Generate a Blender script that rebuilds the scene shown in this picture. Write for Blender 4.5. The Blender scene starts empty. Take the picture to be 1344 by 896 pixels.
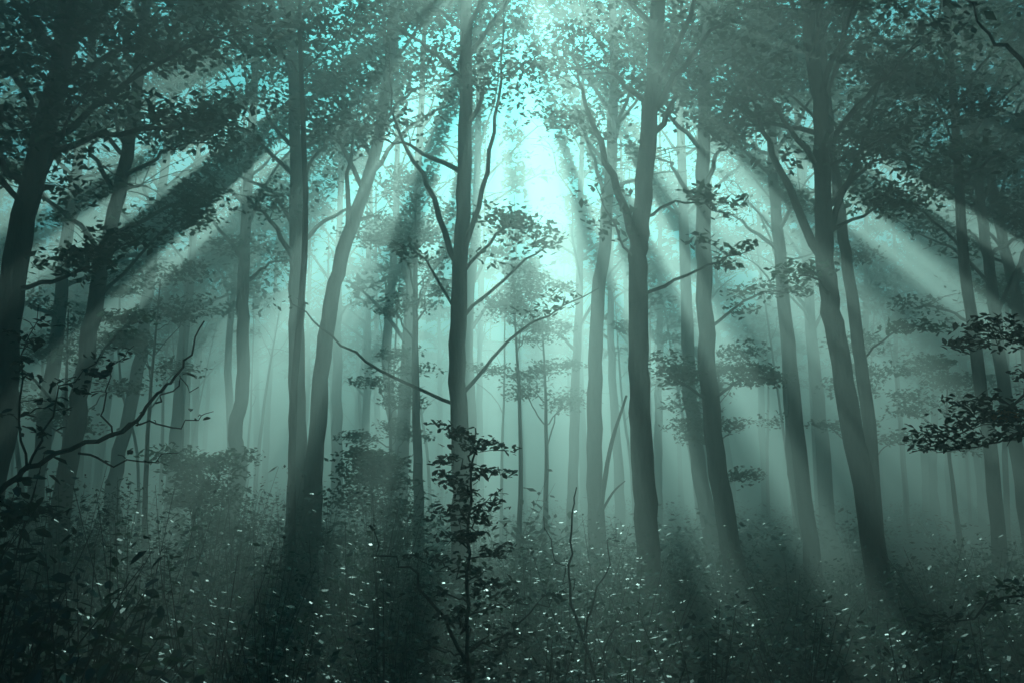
import bpy, math, numpy as np
from mathutils import Vector, noise, Matrix

SEED=7
R=np.random.default_rng(SEED)
scene=bpy.context.scene
EL=math.radians(30.5); AZ=math.radians(-0.5)
S=np.array([math.sin(AZ)*math.cos(EL), math.cos(AZ)*math.cos(EL), math.sin(EL)])

# ---------------------------------------------------------------- materials
def newmat(name):
    m=bpy.data.materials.new(name); m.use_nodes=True
    nt=m.node_tree; nt.nodes.clear()
    return m,nt,nt.nodes,nt.links

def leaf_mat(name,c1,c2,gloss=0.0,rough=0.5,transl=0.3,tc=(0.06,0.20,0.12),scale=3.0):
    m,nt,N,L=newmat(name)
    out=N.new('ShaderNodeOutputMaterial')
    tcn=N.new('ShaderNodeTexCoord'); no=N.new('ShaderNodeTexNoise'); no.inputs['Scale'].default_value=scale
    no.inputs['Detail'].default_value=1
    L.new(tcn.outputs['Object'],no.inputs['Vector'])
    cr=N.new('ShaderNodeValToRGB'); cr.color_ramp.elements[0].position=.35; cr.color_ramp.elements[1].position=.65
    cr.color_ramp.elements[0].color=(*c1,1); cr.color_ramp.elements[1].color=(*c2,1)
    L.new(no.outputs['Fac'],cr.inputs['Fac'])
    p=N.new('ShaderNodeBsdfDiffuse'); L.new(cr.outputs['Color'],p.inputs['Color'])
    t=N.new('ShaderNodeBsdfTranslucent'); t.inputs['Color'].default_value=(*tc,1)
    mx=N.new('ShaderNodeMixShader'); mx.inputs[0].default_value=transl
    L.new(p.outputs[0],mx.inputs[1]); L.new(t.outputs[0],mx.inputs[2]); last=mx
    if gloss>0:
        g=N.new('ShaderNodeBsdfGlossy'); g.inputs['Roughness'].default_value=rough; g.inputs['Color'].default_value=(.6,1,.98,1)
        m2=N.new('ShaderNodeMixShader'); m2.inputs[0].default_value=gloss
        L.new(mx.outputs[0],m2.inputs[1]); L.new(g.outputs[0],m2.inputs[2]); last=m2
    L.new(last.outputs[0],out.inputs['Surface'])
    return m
def bark_mat(name,c1,c2):
    m,nt,N,L=newmat(name)
    out=N.new('ShaderNodeOutputMaterial')
    tcn=N.new('ShaderNodeTexCoord'); mp=N.new('ShaderNodeMapping'); mp.inputs['Scale'].default_value=(1,1,.22)
    no=N.new('ShaderNodeTexNoise'); no.inputs['Scale'].default_value=9; no.inputs['Detail'].default_value=5; no.inputs['Roughness'].default_value=.65
    L.new(tcn.outputs['Object'],mp.inputs['Vector']); L.new(mp.outputs[0],no.inputs['Vector'])
    cr=N.new('ShaderNodeValToRGB'); cr.color_ramp.elements[0].position=.35; cr.color_ramp.elements[1].position=.7
    cr.color_ramp.elements[0].color=(*c1,1); cr.color_ramp.elements[1].color=(*c2,1)
    L.new(no.outputs['Fac'],cr.inputs['Fac'])
    b=N.new('ShaderNodeBump'); b.inputs['Strength'].default_value=.9; b.inputs['Distance'].default_value=.05
    L.new(no.outputs['Fac'],b.inputs['Height'])
    p=N.new('ShaderNodeBsdfDiffuse'); p.inputs['Roughness'].default_value=.5
    L.new(cr.outputs['Color'],p.inputs['Color']); L.new(b.outputs[0],p.inputs['Normal'])
    L.new(p.outputs[0],out.inputs['Surface'])
    return m
M_BARK=bark_mat('bark',(.012,.026,.028),(.065,.105,.10))
M_LEAF=leaf_mat('canopy_leaf',(.006,.045,.040),(.022,.095,.07))
M_UNDER=leaf_mat('undergrowth_leaf',(.006,.046,.042),(.028,.105,.08),gloss=.06,rough=.33,transl=.20)
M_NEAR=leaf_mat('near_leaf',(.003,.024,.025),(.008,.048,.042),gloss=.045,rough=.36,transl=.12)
M_AUT=leaf_mat('autumn_leaf',(.04,.05,.02),(.18,.10,.03),gloss=.04,rough=.45,transl=.4,tc=(.35,.22,.05),scale=5)

def ground_mat():
    m,nt,N,L=newmat('forest_floor')
    out=N.new('ShaderNodeOutputMaterial'); tcn=N.new('ShaderNodeTexCoord')
    no=N.new('ShaderNodeTexNoise'); no.inputs['Scale'].default_value=2.5; no.inputs['Detail'].default_value=10
    L.new(tcn.outputs['Object'],no.inputs['Vector'])
    cr=N.new('ShaderNodeValToRGB')
    cr.color_ramp.elements[0].position=.3; cr.color_ramp.elements[1].position=.7
    cr.color_ramp.elements[0].color=(.010,.02,.016,1); cr.color_ramp.elements[1].color=(.04,.05,.032,1)
    L.new(no.outputs['Fac'],cr.inputs['Fac'])
    b=N.new('ShaderNodeBump'); b.inputs['Strength'].default_value=.8; b.inputs['Distance'].default_value=.1
    L.new(no.outputs['Fac'],b.inputs['Height'])
    p=N.new('ShaderNodeBsdfDiffuse'); 
    L.new(cr.outputs['Color'],p.inputs['Color']); L.new(b.outputs[0],p.inputs['Normal'])
    L.new(p.outputs[0],out.inputs['Surface']); return m

# ---------------------------------------------------------------- mesh builder
NF=0
class MB:
    def __init__(s): s.v=[];s.f=[];s.m=[];s.k=[];s.n=0
    def add(s,v,f,mi):
        f=np.asarray(f,dtype=np.int64)
        s.v.append(np.asarray(v,dtype=np.float32)); s.f.append((f+s.n).ravel())
        s.m.append(np.full(len(f),mi,dtype=np.int32)); s.k.append(np.full(len(f),f.shape[1],dtype=np.int32)); s.n+=len(v)
    def build(s,name,mats,smooth_mat=0):
        global NF
        v=np.concatenate(s.v); f=np.concatenate(s.f).astype(np.int32); mi=np.concatenate(s.m); k=np.concatenate(s.k); NF+=int((k-2).sum())
        me=bpy.data.meshes.new(name)
        me.vertices.add(len(v)); me.vertices.foreach_set('co',v.ravel())
        me.loops.add(f.size); me.loops.foreach_set('vertex_index',f)
        me.polygons.add(len(k)); me.polygons.foreach_set('loop_start',np.concatenate([[0],np.cumsum(k)[:-1]]).astype(np.int32))
        me.polygons.foreach_set('material_index',mi)
        me.polygons.foreach_set('use_smooth',(mi==smooth_mat))
        for m in mats: me.materials.append(m)
        me.update(calc_edges=True)
        ob=bpy.data.objects.new(name,me); scene.collection.objects.link(ob)
        return ob

def smooth_path(P,k=5):
    P=np.asarray(P,float)
    if len(P)<3: 
        t=np.linspace(0,1,k+1)[:,None]; return P[0]*(1-t)+P[-1]*t
    Q=np.vstack([2*P[0]-P[1],P,2*P[-1]-P[-2]]); out=[]
    t=np.linspace(0,1,k,endpoint=False)[:,None]
    for i in range(1,len(Q)-2):
        p0,p1,p2,p3=Q[i-1:i+3]
        out.append(.5*((2*p1)+(-p0+p2)*t+(2*p0-5*p1+4*p2-p3)*t*t+(-p0+3*p1-3*p2+p3)*t**3))
    out.append(Q[-2][None]); return np.concatenate(out)

def tube(mb,P,rad,n=6,mi=0,lump=0.0):
    P=np.asarray(P,float); T=np.gradient(P,axis=0); T/=np.linalg.norm(T,axis=1)[:,None]+1e-9
    ref=np.array([0,1,0.]) if abs(T[0][1])<.8 else np.array([1,0,0.])
    A=np.cross(T,ref); A/=np.linalg.norm(A,axis=1)[:,None]+1e-9; B=np.cross(T,A)
    th=np.linspace(0,2*np.pi,n,endpoint=False)
    rad=np.asarray(rad,float)[:,None]*np.ones((1,n))
    if lump>0: rad=rad*(1+lump*R.standard_normal((len(P),n)))
    V=P[:,None,:]+rad[:,:,None]*(np.cos(th)[None,:,None]*A[:,None,:]+np.sin(th)[None,:,None]*B[:,None,:])
    k=len(P); i=np.arange(k-1)[:,None]*n; j=np.arange(n)[None,:]; j2=(j+1)%n
    F=np.stack([i+j,i+j2,i+n+j2,i+n+j],-1).reshape(-1,4)
    mb.add(V.reshape(-1,3),F,mi)

# ---- gaps in the high canopy where the sun gets through, given by the spot on the forest floor they light
GAPS=[] # cx,cy,half_len,half_wid,dirx,diry
for sl_,hw,cy,hl in [(-1.02,.80,12,9),(-.78,.46,12,9),(-.57,.32,13,9),(-.29,.80,14,12),(-.14,.22,14,10),(-.03,.34,14,11),(.085,.56,14,11),(.18,.18,14,9),(.28,.28,14,10),(.45,1.05,14,12),(.68,.42,13,10),(.88,.3,12,9)]:
    GAPS.append((sl_*(cy+3.4)+.03,cy,hl*math.hypot(1,sl_),hw,sl_,1.0))
def in_gap(C,grow=0.0):
    C=np.atleast_2d(C); qx=C[:,0]-S[0]/S[2]*C[:,2]; qy=C[:,1]-S[1]/S[2]*C[:,2]
    r=np.zeros(len(C),bool)
    for cx,cy,hl,hw,dx,dy in GAPS:
        n=math.hypot(dx,dy); ux,uy=dx/n,dy/n
        a=(qx-cx)*ux+(qy-cy)*uy; b=-(qx-cx)*uy+(qy-cy)*ux
        r|=((a/(hl+grow))**4+(b/(hw+grow))**2<1)
    return r
def noise_gap(p):
    qx=p[0]-S[0]/S[2]*p[2]; qy=p[1]-S[1]/S[2]*p[2]
    if qy<20: return False
    light_opening=max(0.0,1-(qx/(3+.32*qy))**2)      # canopy opening added so the sun brightens the far central mist
    k=-.26*light_opening*min(1,(qy-20)/7)
    return noise.noise(Vector((qx/3.0,qy/8.0,3.3)))>k+ .03*max(0,abs(qx)-.26*qy-1)

def leaves(mb,C,size,mi=1,flat=.5,fold=False,spread=.35,mask=False,tri=False):
    if mask and len(C): C=C[~in_gap(C,size*.3) | (R.uniform(size=len(C))<(.05 if size<.4 else 0))]
    N=len(C)
    if N==0: return
    a=R.uniform(0,2*np.pi,N); D=np.stack([np.cos(a),np.sin(a),R.normal(-.1,flat,N)],-1); D/=np.linalg.norm(D,axis=1)[:,None]
    Nn=np.stack([R.normal(0,flat,N),R.normal(0,flat,N),np.ones(N)],-1)
    W=np.cross(D,Nn); W/=np.linalg.norm(W,axis=1)[:,None]+1e-9
    U=np.cross(W,D)
    s=(size*R.uniform(1-spread,1+spread,N))[:,None]
    if tri:
        V=np.stack([C-D*s*.5,C+W*s*.5+D*s*.1,C-W*s*.35+D*s*.5],1).reshape(-1,3)
        F=np.arange(N*3).reshape(N,3)
    elif not fold:
        V=np.stack([C-D*s*.5,C+W*s*.27-D*s*.05,C+D*s*.5,C-W*s*.27-D*s*.05],1).reshape(-1,3)
        F=np.arange(N*4).reshape(N,4)
    else:
        V=np.stack([C-D*s*.5,C+D*s*.5,C+W*s*.26-D*s*.2+U*s*.08,C+W*s*.2+D*s*.2+U*s*.06,C-W*s*.26-D*s*.2+U*s*.08,C-W*s*.2+D*s*.2+U*s*.06],1).reshape(-1,3)
        b=np.arange(N)[:,None]*6
        F=np.concatenate([b+np.array([[0,2,3,1]]),b+np.array([[0,1,5,4]])],0)
    mb.add(V,F,mi)

def clump(mb,c,r,n,size,mi=1,fold=False,flatz=.38,mask=False,tri=False):
    if size<.4 and c[2]>4+.6*abs(c[1]) and c[2]>9: size=.5; n=max(10,n//3); r*=1.5; flatz=.5; fold=False; tri=True
    u=R.standard_normal((n,3)); u/=np.linalg.norm(u,axis=1)[:,None]; u*=(R.uniform(0,1,n)**.45)[:,None]
    C=c+u*np.array([r,r,r*flatz]); leaves(mb,C,size,mi,fold=fold,mask=mask,tri=tri)

def bough(mb,P,r0,leaf=.13,ncl=4,nl=60,crad=.7,mask=True,tip=.006,mi=1,t0=.45,fold=False,side=.9,nseg=6,twig=True,sm=5):
    Q=smooth_path(P,sm if twig else 1); k=len(Q)
    Q[1:-1]+=R.normal(0,.02,(k-2,3))
    tube(mb,Q,np.linspace(r0,tip,k),nseg)
    for i in range(ncl):
        t=t0+(1-t0)*(i+R.uniform(.2,1))/ncl; b=Q[min(k-1,int(t*(k-1)))]
        off=np.array([R.normal(0,side*.6),R.normal(0,side*.6),R.uniform(-.1,.5)*side])
        if i==ncl-1: off*=.3
        c=b+off
        if mask and noise_gap(c): continue
        if twig: tube(mb,np.array([b,b+off*.5+np.array([0,0,.08*side]),c]),np.linspace(max(tip,r0*.25),.004,3),3)
        clump(mb,c,crad*R.uniform(.6,1.25),int(nl*R.uniform(.6,1.3)),leaf,mi,fold,mask=mask,tri=not twig)

def tree(mb,trunk,r,z0,nb=24,crad=3.2,leaf=.13,ncl=5,nl=80,clr=.75,mask=True,low=.5,ns=10,twig=True,sm=4):
    trunk=[np.array(p,float) for p in trunk]
    Q=smooth_path(trunk,6 if twig else 3); k=len(Q); ztop=Q[-1][2]
    zz=np.clip(Q[:,2],0,None)
    rad=r*(1-.82*np.clip((zz-1)/(ztop-1),0,1)**1.1)+r*.55*np.exp(-zz/.35)
    Q[1:-1,:2]+=R.normal(0,r*.08,(k-2,2))
    tube(mb,Q,rad,ns,lump=.03)
    a=R.uniform(0,6.28)
    for i in range(nb):
        f=((i+.5)/nb)**.9; z=z0+(ztop-z0)*f*.97
        j=int(np.argmin(abs(Q[:,2]-z))); b=Q[j]; a+=2.4+R.normal(0,.4)
        Lh=crad*(1-.55*f)*R.uniform(.55,1.1)*(low+(1-low)*min(1,f*4)); up=R.uniform(.25,1.0)*Lh
        d=np.array([math.cos(a),math.sin(a),0])
        P=[b,b+d*Lh*.4+[0,0,up*.6],b+d*Lh*.75+[R.normal(0,.2),R.normal(0,.2),up*.95],b+d*Lh+[R.normal(0,.2),R.normal(0,.2),up*1.0]]
        bough(mb,P,min(rad[j]*.42,.07),leaf,ncl,nl,clr,mask,side=.28*crad,nseg=4 if twig else 3,twig=twig,sm=sm)
    return Q

def gz(x,y):
    return .35*noise.noise(Vector((x/9,y/9,0)))+.1*noise.noise(Vector((x/2.2,y/2.2,5)))

# ---------------------------------------------------------------- ground
def ground():
    me=bpy.data.meshes.new('ground')
    xs=np.concatenate([[-900,-300,-120],np.arange(-60,60.1,1.5),[120,300,900]])
    ys=np.concatenate([[-900,-200,-50],np.arange(-20,100.1,1.5),[150,300,900]])
    V=[(x,y,gz(x,y)) for y in ys for x in xs]; nx=len(xs)
    F=[(j*nx+i,j*nx+i+1,(j+1)*nx+i+1,(j+1)*nx+i) for j in range(len(ys)-1) for i in range(nx-1)]
    me.from_pydata(V,[],F); me.polygons.foreach_set('use_smooth',[True]*len(F))
    me.materials.append(ground_mat()); ob=bpy.data.objects.new('ground',me); scene.collection.objects.link(ob)
ground()

# ---------------------------------------------------------------- main trees (metres; camera stands at x=0,y=0,z=2)
def XZ(Y,pts): return [(x,Y,z) for x,z in pts]
MATS=[M_BARK,M_LEAF]
def hero(Y,pts,r,z0,boughs=(),nb=26,crad=3.0,**kw):
    mb=MB(); tree(mb,XZ(Y,pts),r,z0,nb=nb,crad=crad,**kw)
    for P,br,opt in boughs:
        o=dict(leaf=.11,ncl=3,nl=40,crad=.4,side=.35,mask=False); o.update(opt)
        bough(mb,P,br,**o)
    return mb.build('beech_tree',MATS)
def B(Y,pts,dy=0.0):
    n=len(pts); return [(x,Y+dy*i/(n-1),z) for i,(x,z) in enumerate(pts)]
D=dict
hero(12,[(-6.4,-.3),(-6.3,1.5),(-6.1,2.7),(-6.15,4.2),(-5.98,5.84),(-5.75,7.15),(-5.67,8.2),(-5.3,12),(-5,17)],.18,5.0,
 [(B(12,[(-6.1,4.4),(-5.1,4.5),(-4.1,4.9)],-1),.035,D(ncl=6,nl=90,crad=.5)),
  (B(12,[(-5.9,6.2),(-4.8,6.6),(-3.7,6.9),(-2.8,6.8)],-2),.05,D(ncl=9,nl=90,crad=.6,side=.7)),
  (B(12,[(-5.8,7),(-4.9,7.5),(-3.6,7.9)],-3),.05,D(ncl=9,nl=90,crad=.6,side=.8)),
  (B(12,[(-5.9,5.6),(-5.2,6.0),(-4.4,6.3)],-2),.04,D(ncl=8,nl=90,crad=.55,side=.6)),
  (B(12,[(-6,5.4),(-6.3,6.0),(-6.0,6.4)],-3),.04,D(ncl=8,nl=90,crad=.6,side=.7))],nb=38,nl=95)
hero(16,[(-7.5,-.3),(-7.28,.7),(-7.03,2.7),(-6.9,4.05),(-6.77,5.44),(-6.58,6.5),(-6.3,9),(-6.1,15)],.16,5.2,
 [(B(16,[(-6.95,3.6),(-6.3,4.3),(-5.6,4.6)],-1),.03,D(ncl=5,nl=70)),(B(16,[(-7.0,3.0),(-7.9,4.0),(-8.6,4.6)],-1),.03,D(ncl=6,nl=70)),
 (B(16,[(-6.8,5),(-5.6,6.0),(-4.6,6.4)],-1),.035,D(ncl=8,nl=90,crad=.6,side=.6))],nb=34,nl=95)
hero(22,[(-10.6,-.3),(-10.4,2.3),(-10.15,5.7),(-10.1,7.8),(-9.8,12),(-9.8,18)],.18,5.5,nb=32)
hero(27,[(-10.5,-.3),(-10.5,.8),(-10.7,2),(-10.2,5.24),(-10.05,7.4),(-9.7,12),(-9.5,19)],.20,7)
hero(24,[(-6.9,-.3),(-6.73,1.1),(-6.5,2.5),(-6.66,3.3),(-6.5,4.5),(-6.6,6.4),(-6.6,8.3),(-6.5,13),(-6.3,19)],.19,6)
hero(20,[(-4.3,-.3),(-4.3,.8),(-4.28,2.6),(-4.38,4.9),(-4.45,7.26),(-4.61,10.6),(-4.75,12.3),(-4.8,19)],.19,6.0,nb=34,clr=.8,nl=90)
hero(19,[(-3.85,-.3),(-3.8,.86),(-3.72,2.84),(-3.56,5.2),(-3.3,6.54),(-2.74,8.4),(-2.47,10.3),(-2.4,11.8),(-2.2,18)],.18,6.5,nb=32,clr=.8,nl=90)
hero(14,[(-.66,-.3),(-.68,.33),(-.71,1.9),(-.77,3.47),(-.75,5.1),(-.69,6.83),(-.68,9.2),(-.7,13),(-.8,18)],.135,6.4,
 [(B(14,[(-.75,5.1),(-1.24,6.4),(-1.75,7.4),(-1.9,8.8)],.6),.05,D(t0=.6,ncl=5,leaf=.09)),
  (B(14,[(-.75,5.1),(-.35,6.5),(-.18,7.8),(-.1,9.2)],-.5),.045,D(t0=.5,ncl=5,leaf=.09)),
  (B(14,[(-.7,3.3),(.09,4.1),(1.17,4.65)],-.8),.03,D(t0=.6,ncl=3,nl=25)),
  (B(14,[(-.8,3.15),(-1.85,3.6),(-2.67,4.2),(-3.06,4.57)],-.5),.026,D(t0=.9,ncl=1,nl=10)),
  (B(14,[(-.72,4.35),(.2,5.35),(.86,5.8)],1.0),.028,D(t0=.4,ncl=4)),
  (B(14,[(-.72,5.0),(-.1,5.9),(.3,6.1)],1.5),.03,D(t0=.4,ncl=7,nl=80,crad=.5)),
  (B(14,[(-.75,4.4),(-1.3,5.3),(-1.8,5.6)],.5),.025,D(t0=.5,ncl=3)),],nb=34,crad=3.0,leaf=.10,nl=90)
hero(19,[(1.7,-.3),(1.6,.3),(1.59,1.1),(1.57,3.1),(1.63,5.0),(1.83,7.0),(2.02,9.35),(2.05,10.9),(2.1,18)],.16,7,nb=32,leaf=.11,nl=85)
hero(12,[(1.62,-.3),(1.62,.3),(1.62,1.28),(1.56,2.35),(1.54,3.44),(1.55,4.68),(1.6,5.36),(1.75,6.74),(1.86,8.17),(1.95,12),(2.1,17)],.14,6.0,
 [(B(12,[(1.57,4.9),(1.21,6.1),(.9,7.05),(.8,8)],.4),.06,D(t0=.5,ncl=7,nl=70,leaf=.09)),
  (B(12,[(1.55,4.3),(2.23,4.58),(2.84,4.77)],-.5),.025,D(t0=.5,ncl=4,nl=30,crad=.3)),
  (B(12,[(1.75,6.6),(2.25,7.36),(2.9,7.9),(3.58,7.85)],-.4),.04,D(t0=.4,ncl=7,nl=70,leaf=.09)),
  (B(12,[(1.55,4.6),(1.3,5.0),(1.0,5.6)],-.4),.02,D()),
  (B(12,[(1.62,5.3),(2.2,5.6),(2.9,5.5)],.6),.022,D(t0=.4,ncl=5,nl=35,crad=.35))],nb=34,crad=2.8,leaf=.09,nl=90)
hero(17,[(4.0,-.3),(3.8,.3),(3.53,1.86),(3.36,4.0),(3.36,5.8),(3.4,7.87),(3.5,10.7),(3.5,18)],.17,6.5,
 [(B(17,[(3.36,3.4),(2.8,3.8),(2.4,3.9)],-.6),.03,D(ncl=6,nl=90,crad=.45,t0=.3)),
  (B(17,[(3.36,3.4),(3.9,3.8),(4.4,3.7)],-.6),.03,D(ncl=6,nl=90,crad=.45,t0=.3)),
  (B(17,[(3.36,4.6),(4.1,5.2),(4.8,5.2)],-.8),.03,D(ncl=6,nl=60,crad=.45,t0=.3))],nb=32)
hero(25,[(5.1,-.3),(4.9,1),(4.62,2.7),(4.48,5),(4.45,7.6),(4.3,18)],.2,8)
hero(20,[(6.0,-.3),(5.9,.6),(5.7,3.2),(5.56,5.67),(5.45,7.9),(5.4,10.6),(5.26,12.3),(5,19)],.16,6.5,nb=32)
hero(14,[(5.2,-.3),(5.1,.2),(4.9,2),(4.65,3.7),(4.53,4.8),(4.5,5.7),(4.54,7.4),(4.44,9.2),(4.4,17)],.165,5.8,
 [(B(14,[(4.5,5.2),(3.96,6.6),(3.67,7.67),(3.27,8.9)],.5),.075,D(t0=.5,ncl=7,nl=80,crad=.6,side=.6)),
  (B(14,[(4.5,5.5),(4.95,6.6),(5.4,8.2)],-.5),.055,D(t0=.4,ncl=8,nl=80,crad=.6,side=.6)),
  (B(14,[(4.6,4.6),(4.2,4.9),(3.7,4.8)],-.8),.025,D(t0=.4,ncl=4,nl=40)),
  (B(14,[(4.55,5.6),(5.5,6.1),(6.2,6.2)],.5),.03,D(t0=.4,ncl=7,nl=70,crad=.5)),
  (B(14,[(4.55,6.6),(5.7,7.1),(6.6,7.2)],-.5),.03,D(t0=.3,ncl=8,nl=80,crad=.6,side=.6))],nb=34,crad=3.2,nl=90)
hero(16,[(5.9,-.3),(5.76,1.26),(5.73,3),(5.57,4.9),(5.45,6.3),(5.3,8.5),(5,16)],.12,6.0,
 [(B(16,[(5.65,4),(6.2,4.5),(6.8,4.4)],-.5),.02,D(ncl=4,nl=60))],nb=22)
hero(20,[(10.3,-.3),(10.1,2.5),(9.9,4.4),(9.8,6.4),(9.7,8.4),(9.5,16)],.15,4.8,nb=34,nl=95)
hero(21,[(11.4,-.3),(11.1,3),(10.9,5.3),(10.6,7.4),(10.45,9.2),(10.2,17)],.15,4.8,nb=34,nl=95)
hero(24,[(7.1,-.3),(7.0,.6),(6.7,2.3),(6.65,4.5),(6.5,9),(6.4,14)],.12,6)
hero(17,[(8.2,-.3),(8.1,3),(7.9,6),(7.9,10),(7.7,16)],.12,6,nb=30,nl=95)
hero(15,[(-3.2,-.3),(-3.3,3),(-3.2,6),(-3.4,10),(-3.3,16)],.06,8,nb=22,nl=80)
hero(8,[(5.0,-.3),(4.9,3),(4.9,6),(4.8,12)],.13,5.6,
 [(B(8,[(4.9,5.0),(4.3,5.57),(4.07,5.8),(3.8,6.2)]),.03,D(t0=.8,ncl=1,nl=15))],nb=16,crad=2)
def under(Y,pts,r,z0,nb,crad):
    mb=MB(); tree(mb,XZ(Y,pts),r,z0,nb=nb,crad=crad,leaf=.11,ncl=4,nl=75,clr=.5,mask=False,low=.9,ns=8)
    return mb.build('young_beech_tree',MATS)
under(22,[(-1.95,-.3),(-2.0,.5),(-2.07,2.6),(-2.16,5.2),(-2.18,6.7),(-2.2,8.6)],.12,5.0,12,1.7)
under(24,[(-3,-.3),(-2.9,2),(-3,5)],.06,1.8,9,1.3)
under(21,[(4.4,-.3),(4.3,2),(4.4,4.6)],.06,1.9,9,1.2)
under(26,[(.8,-.3),(.9,3),(.8,6.5)],.07,2.6,9,1.5)
under(24,[(8.6,-.3),(8.5,2.5),(8.5,5.6)],.06,2.0,9,1.4)
under(19,[(-8.6,-.3),(-8.5,2.5),(-8.6,5.4)],.06,2.2,9,1.4)
under(17,[(-2.4,-.3),(-2.35,1.5),(-2.4,2.6)],.04,.7,10,.9)
under(17,[(-5.4,-.3),(-5.35,1.5),(-5.4,2.4)],.04,.7,10,1.0)
under(20,[(-7.2,-.3),(-7.3,3),(-7.2,6.2)],.06,3.4,9,1.5)
under(23,[(.1,-.3),(.2,3),(.0,7.2)],.06,4.2,9,1.5)
under(22,[(9.8,-.3),(9.6,3),(9.7,4.6)],.06,2.4,9,1.4)

mb=MB()
tube(mb,smooth_path([(1.44,17,-.2),(1.45,17,1.2),(1.66,17,2.6),(1.96,17,3.55)],6),np.linspace(.07,.02,19),7,lump=.06)
tube(mb,smooth_path([(1.46,17,1.5),(1.7,17,1.9),(1.9,16.9,2.1)],4),np.linspace(.03,.01,9),5)
tube(mb,smooth_path([(1.5,17,1.1),(1.9,16.8,1.0),(2.3,16.7,1.05)],4),np.linspace(.025,.008,9),5)
mb.build('dead_tree_snag',[M_BARK])

# ---------------------------------------------------------------- background trees
def scatter(n,f,d):
    out=[]; t=0
    while len(out)<n and t<9000:
        t+=1; p=f()
        if p is None or any((p[0]-a)**2+(p[1]-b)**2<d*d for a,b in out): continue
        out.append(p)
    return out
mb=MB()
def fbg():
    y=R.uniform(24,66); x=R.uniform(-(.55*y+14),.55*y+14)
    return None if (abs(x/y)<.62 and y<28) else (x,y)
for x,y in scatter(90,fbg,2.9):
    h=R.uniform(17,24); l=R.normal(0,.5); r=R.uniform(.12,.26)
    tr=[(x,y,-.4),(x+l*.1,y,3),(x+l*.4+R.normal(0,.15),y,7),(x+l*.7,y,12),(x+l,y,h)]
    tree(mb,tr,r,R.uniform(6,9),nb=20,crad=3.8,leaf=.27,ncl=4,nl=52,clr=1.0,ns=7,sm=2)
def fthin():
    y=R.uniform(27,50); return (R.uniform(-.55*y,.55*y),y)
for x,y in scatter(34,fthin,2.0):
    h=R.uniform(9,14); l=R.normal(0,.9); r=R.uniform(.05,.1)
    tree(mb,[(x,y,-.4),(x+l*.2,y,3),(x+l*.5+R.normal(0,.15),y,6),(x+l,y,h)],r,R.uniform(4,7),nb=8,crad=1.8,leaf=.22,ncl=3,nl=30,clr=.7,ns=6,sm=2)
mb.build('background_trees',MATS)
mb=MB()
def fdist():
    y=R.uniform(66,125); return (R.uniform(-(.6*y+12),.6*y+12),y)
for x,y in scatter(90,fdist,4):
    h=R.uniform(16,24); l=R.normal(0,.6); r=R.uniform(.15,.3)
    tree(mb,[(x,y,-.4),(x+l*.3,y,6),(x+l*.6,y,12),(x+l,y,h)],r,R.uniform(5,8),nb=14,crad=4.6,leaf=.6,ncl=4,nl=22,clr=1.3,mask=(y<90),ns=6,twig=False)
mb.build('distant_trees',MATS)
mb=MB()
def fsur():
    y=R.uniform(-30,62); x=R.uniform(-42,42)
    if y>-4 and abs(x)<.62*y+ (6 if y<10 else 3): return None
    if abs(x)<4 and abs(y)<4: return None
    return (x,y)
for x,y in scatter(130,fsur,4.8):
    h=R.uniform(16,22); r=R.uniform(.15,.28)
    tree(mb,[(x,y,-.4),(x+.1,y,6),(x+.2,y,12),(x,y,h)],r,R.uniform(5,7),nb=13,crad=4.6,leaf=.8,ncl=3,nl=18,clr=1.3,mask=True,ns=6,twig=False)
mb.build('surrounding_trees',MATS)

# ---------------------------------------------------------------- undergrowth
def shrub(mb,x,y,h,w,nst,nl,leaf,mi=1,fold=True,bare=.15,den=1.0):
    z=gz(x,y)-.05
    for i in range(nst):
        a=R.uniform(0,6.28); rr=w*R.uniform(.2,1); hh=h*R.uniform(.6,1.1)
        P=smooth_path([(x+R.normal(0,.06),y+R.normal(0,.06),z),(x+rr*.35*math.cos(a),y+rr*.35*math.sin(a),z+hh*.5),(x+rr*math.cos(a),y+rr*math.sin(a),z+hh)],4)
        tube(mb,P,np.linspace(.010,.002,len(P)),3)
        if R.uniform()<bare: continue
        k=max(4,nl//nst); t=R.uniform(.2,1,k)**.8; idx=t*(len(P)-1); i0=np.clip(idx.astype(int),0,len(P)-2); fr=(idx-i0)[:,None]
        C=P[i0]*(1-fr)+P[i0+1]*fr+R.normal(0,1,(k,3))*np.array([.13,.13,.08])*(w/.45)*den
        leaves(mb,C,leaf,mi,flat=.45,fold=fold)
UM=[M_BARK,M_UNDER]
mb=MB()
for i in range(210):
    y=R.uniform(5.8,16); x=R.uniform(-.58*y,.58*y); b=x/y
    h=(1.45 if b<-.12 else (1.1 if b<.12 else .8))*R.uniform(.45,1.35)
    if y<7.5: h*=.8
    sz=R.choice([.035,.05,.06,.075])
    shrub(mb,x,y,h,R.uniform(.35,.7),8,int(min(900,32/sz)),sz,fold=False,bare=R.choice([.05,.3]),den=R.uniform(.55,1.0))
for x,y,h in [(-3.0,9,1.9),(-2.1,8.5,1.7),(-4.4,10,2.0),(-5.2,12,2.1),(-3.4,12.5,2.0),(-.9,9.5,1.45),(.15,10,1.35),(-1.6,12,1.8),(2.6,9.5,1.1),(4.4,10.5,1.2),(1.2,8.6,1.1),(3.4,8.4,1.05),(5.6,12,1.2)]:
    shrub(mb,x,y,h,.65,14,1100,.055,fold=False,bare=.1,den=.85)
mb.build('undergrowth',UM)
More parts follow.
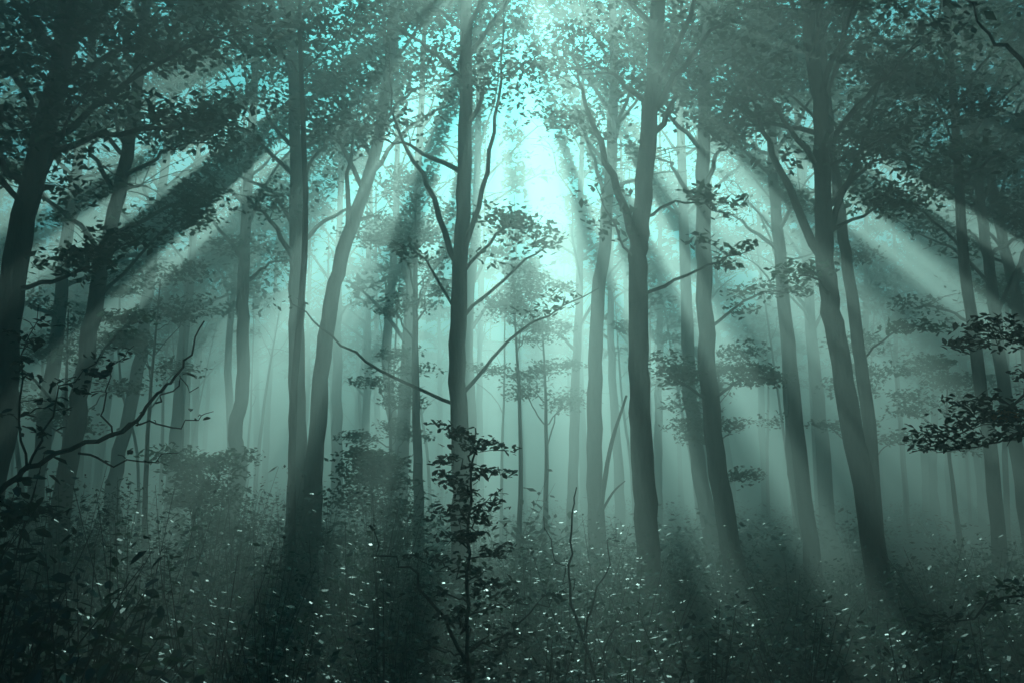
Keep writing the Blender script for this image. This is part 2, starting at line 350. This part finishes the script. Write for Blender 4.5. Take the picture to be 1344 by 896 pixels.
for x,y,h in [(-2.3,5.6,1.75),(-1.75,5.9,1.7),(-1.2,5.4,1.4),(-.75,6.2,1.45),(.15,5.9,1.25),(.55,5.3,1.15),(1.1,5.8,1.25),(1.7,6.1,1.2),(2.2,5.6,1.1),(2.8,6.0,1.2)]:
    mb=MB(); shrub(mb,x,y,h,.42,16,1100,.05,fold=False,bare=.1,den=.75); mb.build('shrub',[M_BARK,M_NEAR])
mb=MB()
for i in range(330):
    y=R.uniform(15,60); x=R.uniform(-.6*y,.6*y)
    h=(1.6 if x<0 else 1.1)*R.uniform(.5,1.35)
    shrub(mb,x,y,h,.9,5,150,.15,fold=False)
mb.build('distant_undergrowth',UM)

def sapling(name,mats,stem,r,brs,leaf,nl,crad,mi=1):
    mb=MB(); Q=smooth_path(stem,6); Q[1:-1]+=R.normal(0,.008,(len(Q)-2,3)); tube(mb,Q,np.linspace(r,.004,len(Q)),7)
    for P,br,o in brs:
        d=D(leaf=leaf,ncl=4,nl=nl,crad=crad,side=.12,mask=False,tip=.002,fold=True,t0=.25,mi=mi); d.update(o); bough(mb,P,br,**d)
    return mb.build(name,mats)
brs=[]
for i in range(26):
    z=.75+1.55*(i+.5)/26; a=i*2.4; L=.42*(1-.65*(z-.75)/1.6)*R.uniform(.7,1.2)
    p=np.array([-.25,6,z]); d=np.array([math.cos(a),math.sin(a),0])
    brs.append(([p,p+d*L*.5+[0,0,.06],p+d*L+[0,0,.05]],.006,D()))
brs.append(([(-.27,6,1.0),(-.5,6,1.37),(-.7,6,1.58),(-.87,6,1.78)],.012,D(ncl=1,nl=4,t0=.9)))
brs.append(([(-.25,6,1.05),(.05,6,1.2),(.33,6,1.42)],.010,D(ncl=3,nl=8,t0=.4)))
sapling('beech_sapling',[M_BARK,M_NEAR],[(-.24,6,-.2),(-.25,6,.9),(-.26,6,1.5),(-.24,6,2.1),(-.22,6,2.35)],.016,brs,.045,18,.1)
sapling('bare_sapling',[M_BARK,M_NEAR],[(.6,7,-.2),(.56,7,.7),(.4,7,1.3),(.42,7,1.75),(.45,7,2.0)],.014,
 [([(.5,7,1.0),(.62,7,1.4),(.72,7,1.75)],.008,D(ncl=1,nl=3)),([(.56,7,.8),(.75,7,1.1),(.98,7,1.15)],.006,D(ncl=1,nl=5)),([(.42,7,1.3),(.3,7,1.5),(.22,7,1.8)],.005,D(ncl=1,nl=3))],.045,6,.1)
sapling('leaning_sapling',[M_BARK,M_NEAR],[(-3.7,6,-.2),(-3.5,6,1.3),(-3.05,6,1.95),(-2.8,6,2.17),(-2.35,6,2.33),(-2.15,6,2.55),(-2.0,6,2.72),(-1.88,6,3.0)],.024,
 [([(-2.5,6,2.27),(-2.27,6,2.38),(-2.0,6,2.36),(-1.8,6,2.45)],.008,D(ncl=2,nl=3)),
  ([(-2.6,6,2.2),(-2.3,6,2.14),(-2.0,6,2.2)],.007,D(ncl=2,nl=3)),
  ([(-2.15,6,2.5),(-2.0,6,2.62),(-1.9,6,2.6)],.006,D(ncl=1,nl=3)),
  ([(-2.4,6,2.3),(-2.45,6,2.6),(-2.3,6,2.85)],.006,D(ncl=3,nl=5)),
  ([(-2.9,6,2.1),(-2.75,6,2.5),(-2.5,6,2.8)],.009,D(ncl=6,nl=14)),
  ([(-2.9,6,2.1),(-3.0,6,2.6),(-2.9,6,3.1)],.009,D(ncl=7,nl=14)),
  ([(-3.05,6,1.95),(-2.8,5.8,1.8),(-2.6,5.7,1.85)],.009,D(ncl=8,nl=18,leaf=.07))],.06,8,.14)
mb=MB()
for i in range(85):
    x=R.uniform(-2.75,-1.75); y=R.uniform(4.3,5.4); top=max(.5,1.9-.9*(x+2.75)+R.normal(0,.18))
    P=smooth_path([(x+R.normal(0,.1),y,gz(x,y)-.05),(x,y,top*.6),(x+R.normal(.1,.15),y+R.normal(0,.1),top)],5)
    tube(mb,P,np.linspace(.007,.002,len(P)),4)
    k=20; t=R.integers(3,len(P),k); leaves(mb,P[t]+R.normal(0,.06,(k,3)),.08,1,flat=.6,fold=True)
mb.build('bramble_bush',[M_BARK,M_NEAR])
sapling('maple_sapling',[M_BARK,M_NEAR,M_AUT],[(4.7,6,-.2),(4.6,6,1.5),(4.5,6,3.0),(4.5,6,4)],.04,
 [([(4.5,6,2.9),(3.4,6,2.7),(2.9,6,2.45),(2.38,6,2.2)],.014,D(ncl=22,nl=26,crad=.14,side=.25,t0=.45)),
  ([(4.5,6,2.6),(3.4,6,2.5),(2.9,5.9,2.3),(2.5,5.9,2.2)],.012,D(ncl=18,nl=22,crad=.14,side=.22,t0=.45)),
  ([(4.5,6,2.5),(3.4,5.9,2.45),(2.85,5.8,2.35)],.012,D(ncl=10,nl=18,crad=.13,side=.2,t0=.5,mi=2)),
  ([(4.5,6,2.3),(3.6,6,2.75),(3.0,5.8,2.85),(2.75,5.8,2.8)],.012,D(ncl=20,nl=26,crad=.14,side=.25,t0=.45)),
  ([(4.5,6,1.9),(3.4,6,1.5),(2.8,6,1.3),(2.26,6,1.07)],.014,D(ncl=14,nl=18,crad=.13,side=.18,t0=.45)),
  ([(4.5,6,2.2),(3.5,5.8,1.9),(3.0,5.7,1.62)],.010,D(ncl=5,nl=8,crad=.12,side=.15,t0=.6,mi=2))],.05,10,.14)

# ---------------------------------------------------------------- morning mist
def mist():
    me=bpy.data.meshes.new('mist')
    x0,x1,y0,y1,z0,z1=-90,90,-12,130,-3,11.5
    v=[(x,y,z) for z in (z0,z1) for y in (y0,y1) for x in (x0,x1)]
    me.from_pydata(v,[],[(0,2,3,1),(4,5,7,6),(0,1,5,4),(2,6,7,3),(0,4,6,2),(1,3,7,5)])
    m,nt,N,L=newmat('mist_volume'); out=N.new('ShaderNodeOutputMaterial')
    col=(.55,1.0,.94,1); den=.043
    p=N.new('ShaderNodeVolumeScatter'); p.inputs['Density'].default_value=den; p.inputs['Color'].default_value=col; p.inputs['Anisotropy'].default_value=.67
    q=N.new('ShaderNodeVolumeAbsorption'); q.inputs['Density'].default_value=den; q.inputs['Color'].default_value=col
    a=N.new('ShaderNodeAddShader'); L.new(p.outputs[0],a.inputs[0]); L.new(q.outputs[0],a.inputs[1])
    L.new(a.outputs[0],out.inputs['Volume']); me.materials.append(m)
    m.cycles.volume_sampling='DISTANCE'
    ob=bpy.data.objects.new('mist',me); scene.collection.objects.link(ob)
mist()

# ---------------------------------------------------------------- light
w=bpy.data.worlds.new('World'); scene.world=w; w.use_nodes=True
nt=w.node_tree; bg=nt.nodes['Background']; sky=nt.nodes.new('ShaderNodeTexSky'); sky.sky_type='NISHITA'
sky.sun_disc=False; sky.sun_elevation=EL; sky.sun_rotation=AZ; sky.dust_density=4.0; sky.ozone_density=3.0
mx=nt.nodes.new('ShaderNodeMix'); mx.data_type='RGBA'; mx.blend_type='MULTIPLY'; mx.inputs[0].default_value=1
mx.inputs[7].default_value=(.15,.90,1.0,1)
nt.links.new(sky.outputs[0],mx.inputs[6]); nt.links.new(mx.outputs[2],bg.inputs['Color']); bg.inputs['Strength'].default_value=.085
sl=bpy.data.lights.new('sun','SUN'); sl.energy=5; sl.angle=math.radians(.5); sl.color=(1,.97,.88)
so=bpy.data.objects.new('sun',sl); scene.collection.objects.link(so)
so.rotation_euler=Vector(S).to_track_quat('Z','Y').to_euler(); so.location=(0,60,60)

cam=bpy.data.cameras.new('camera'); cam.lens=35; cam.sensor_width=36; cam.clip_end=3000; cam.clip_start=.05
co=bpy.data.objects.new('camera',cam); scene.collection.objects.link(co); co.location=(0,0,2); co.rotation_euler=(math.radians(98.3),0,0)
scene.camera=co
scene.view_settings.view_transform='Standard'; scene.view_settings.look='None'; scene.view_settings.exposure=0
print('TRIS',NF)
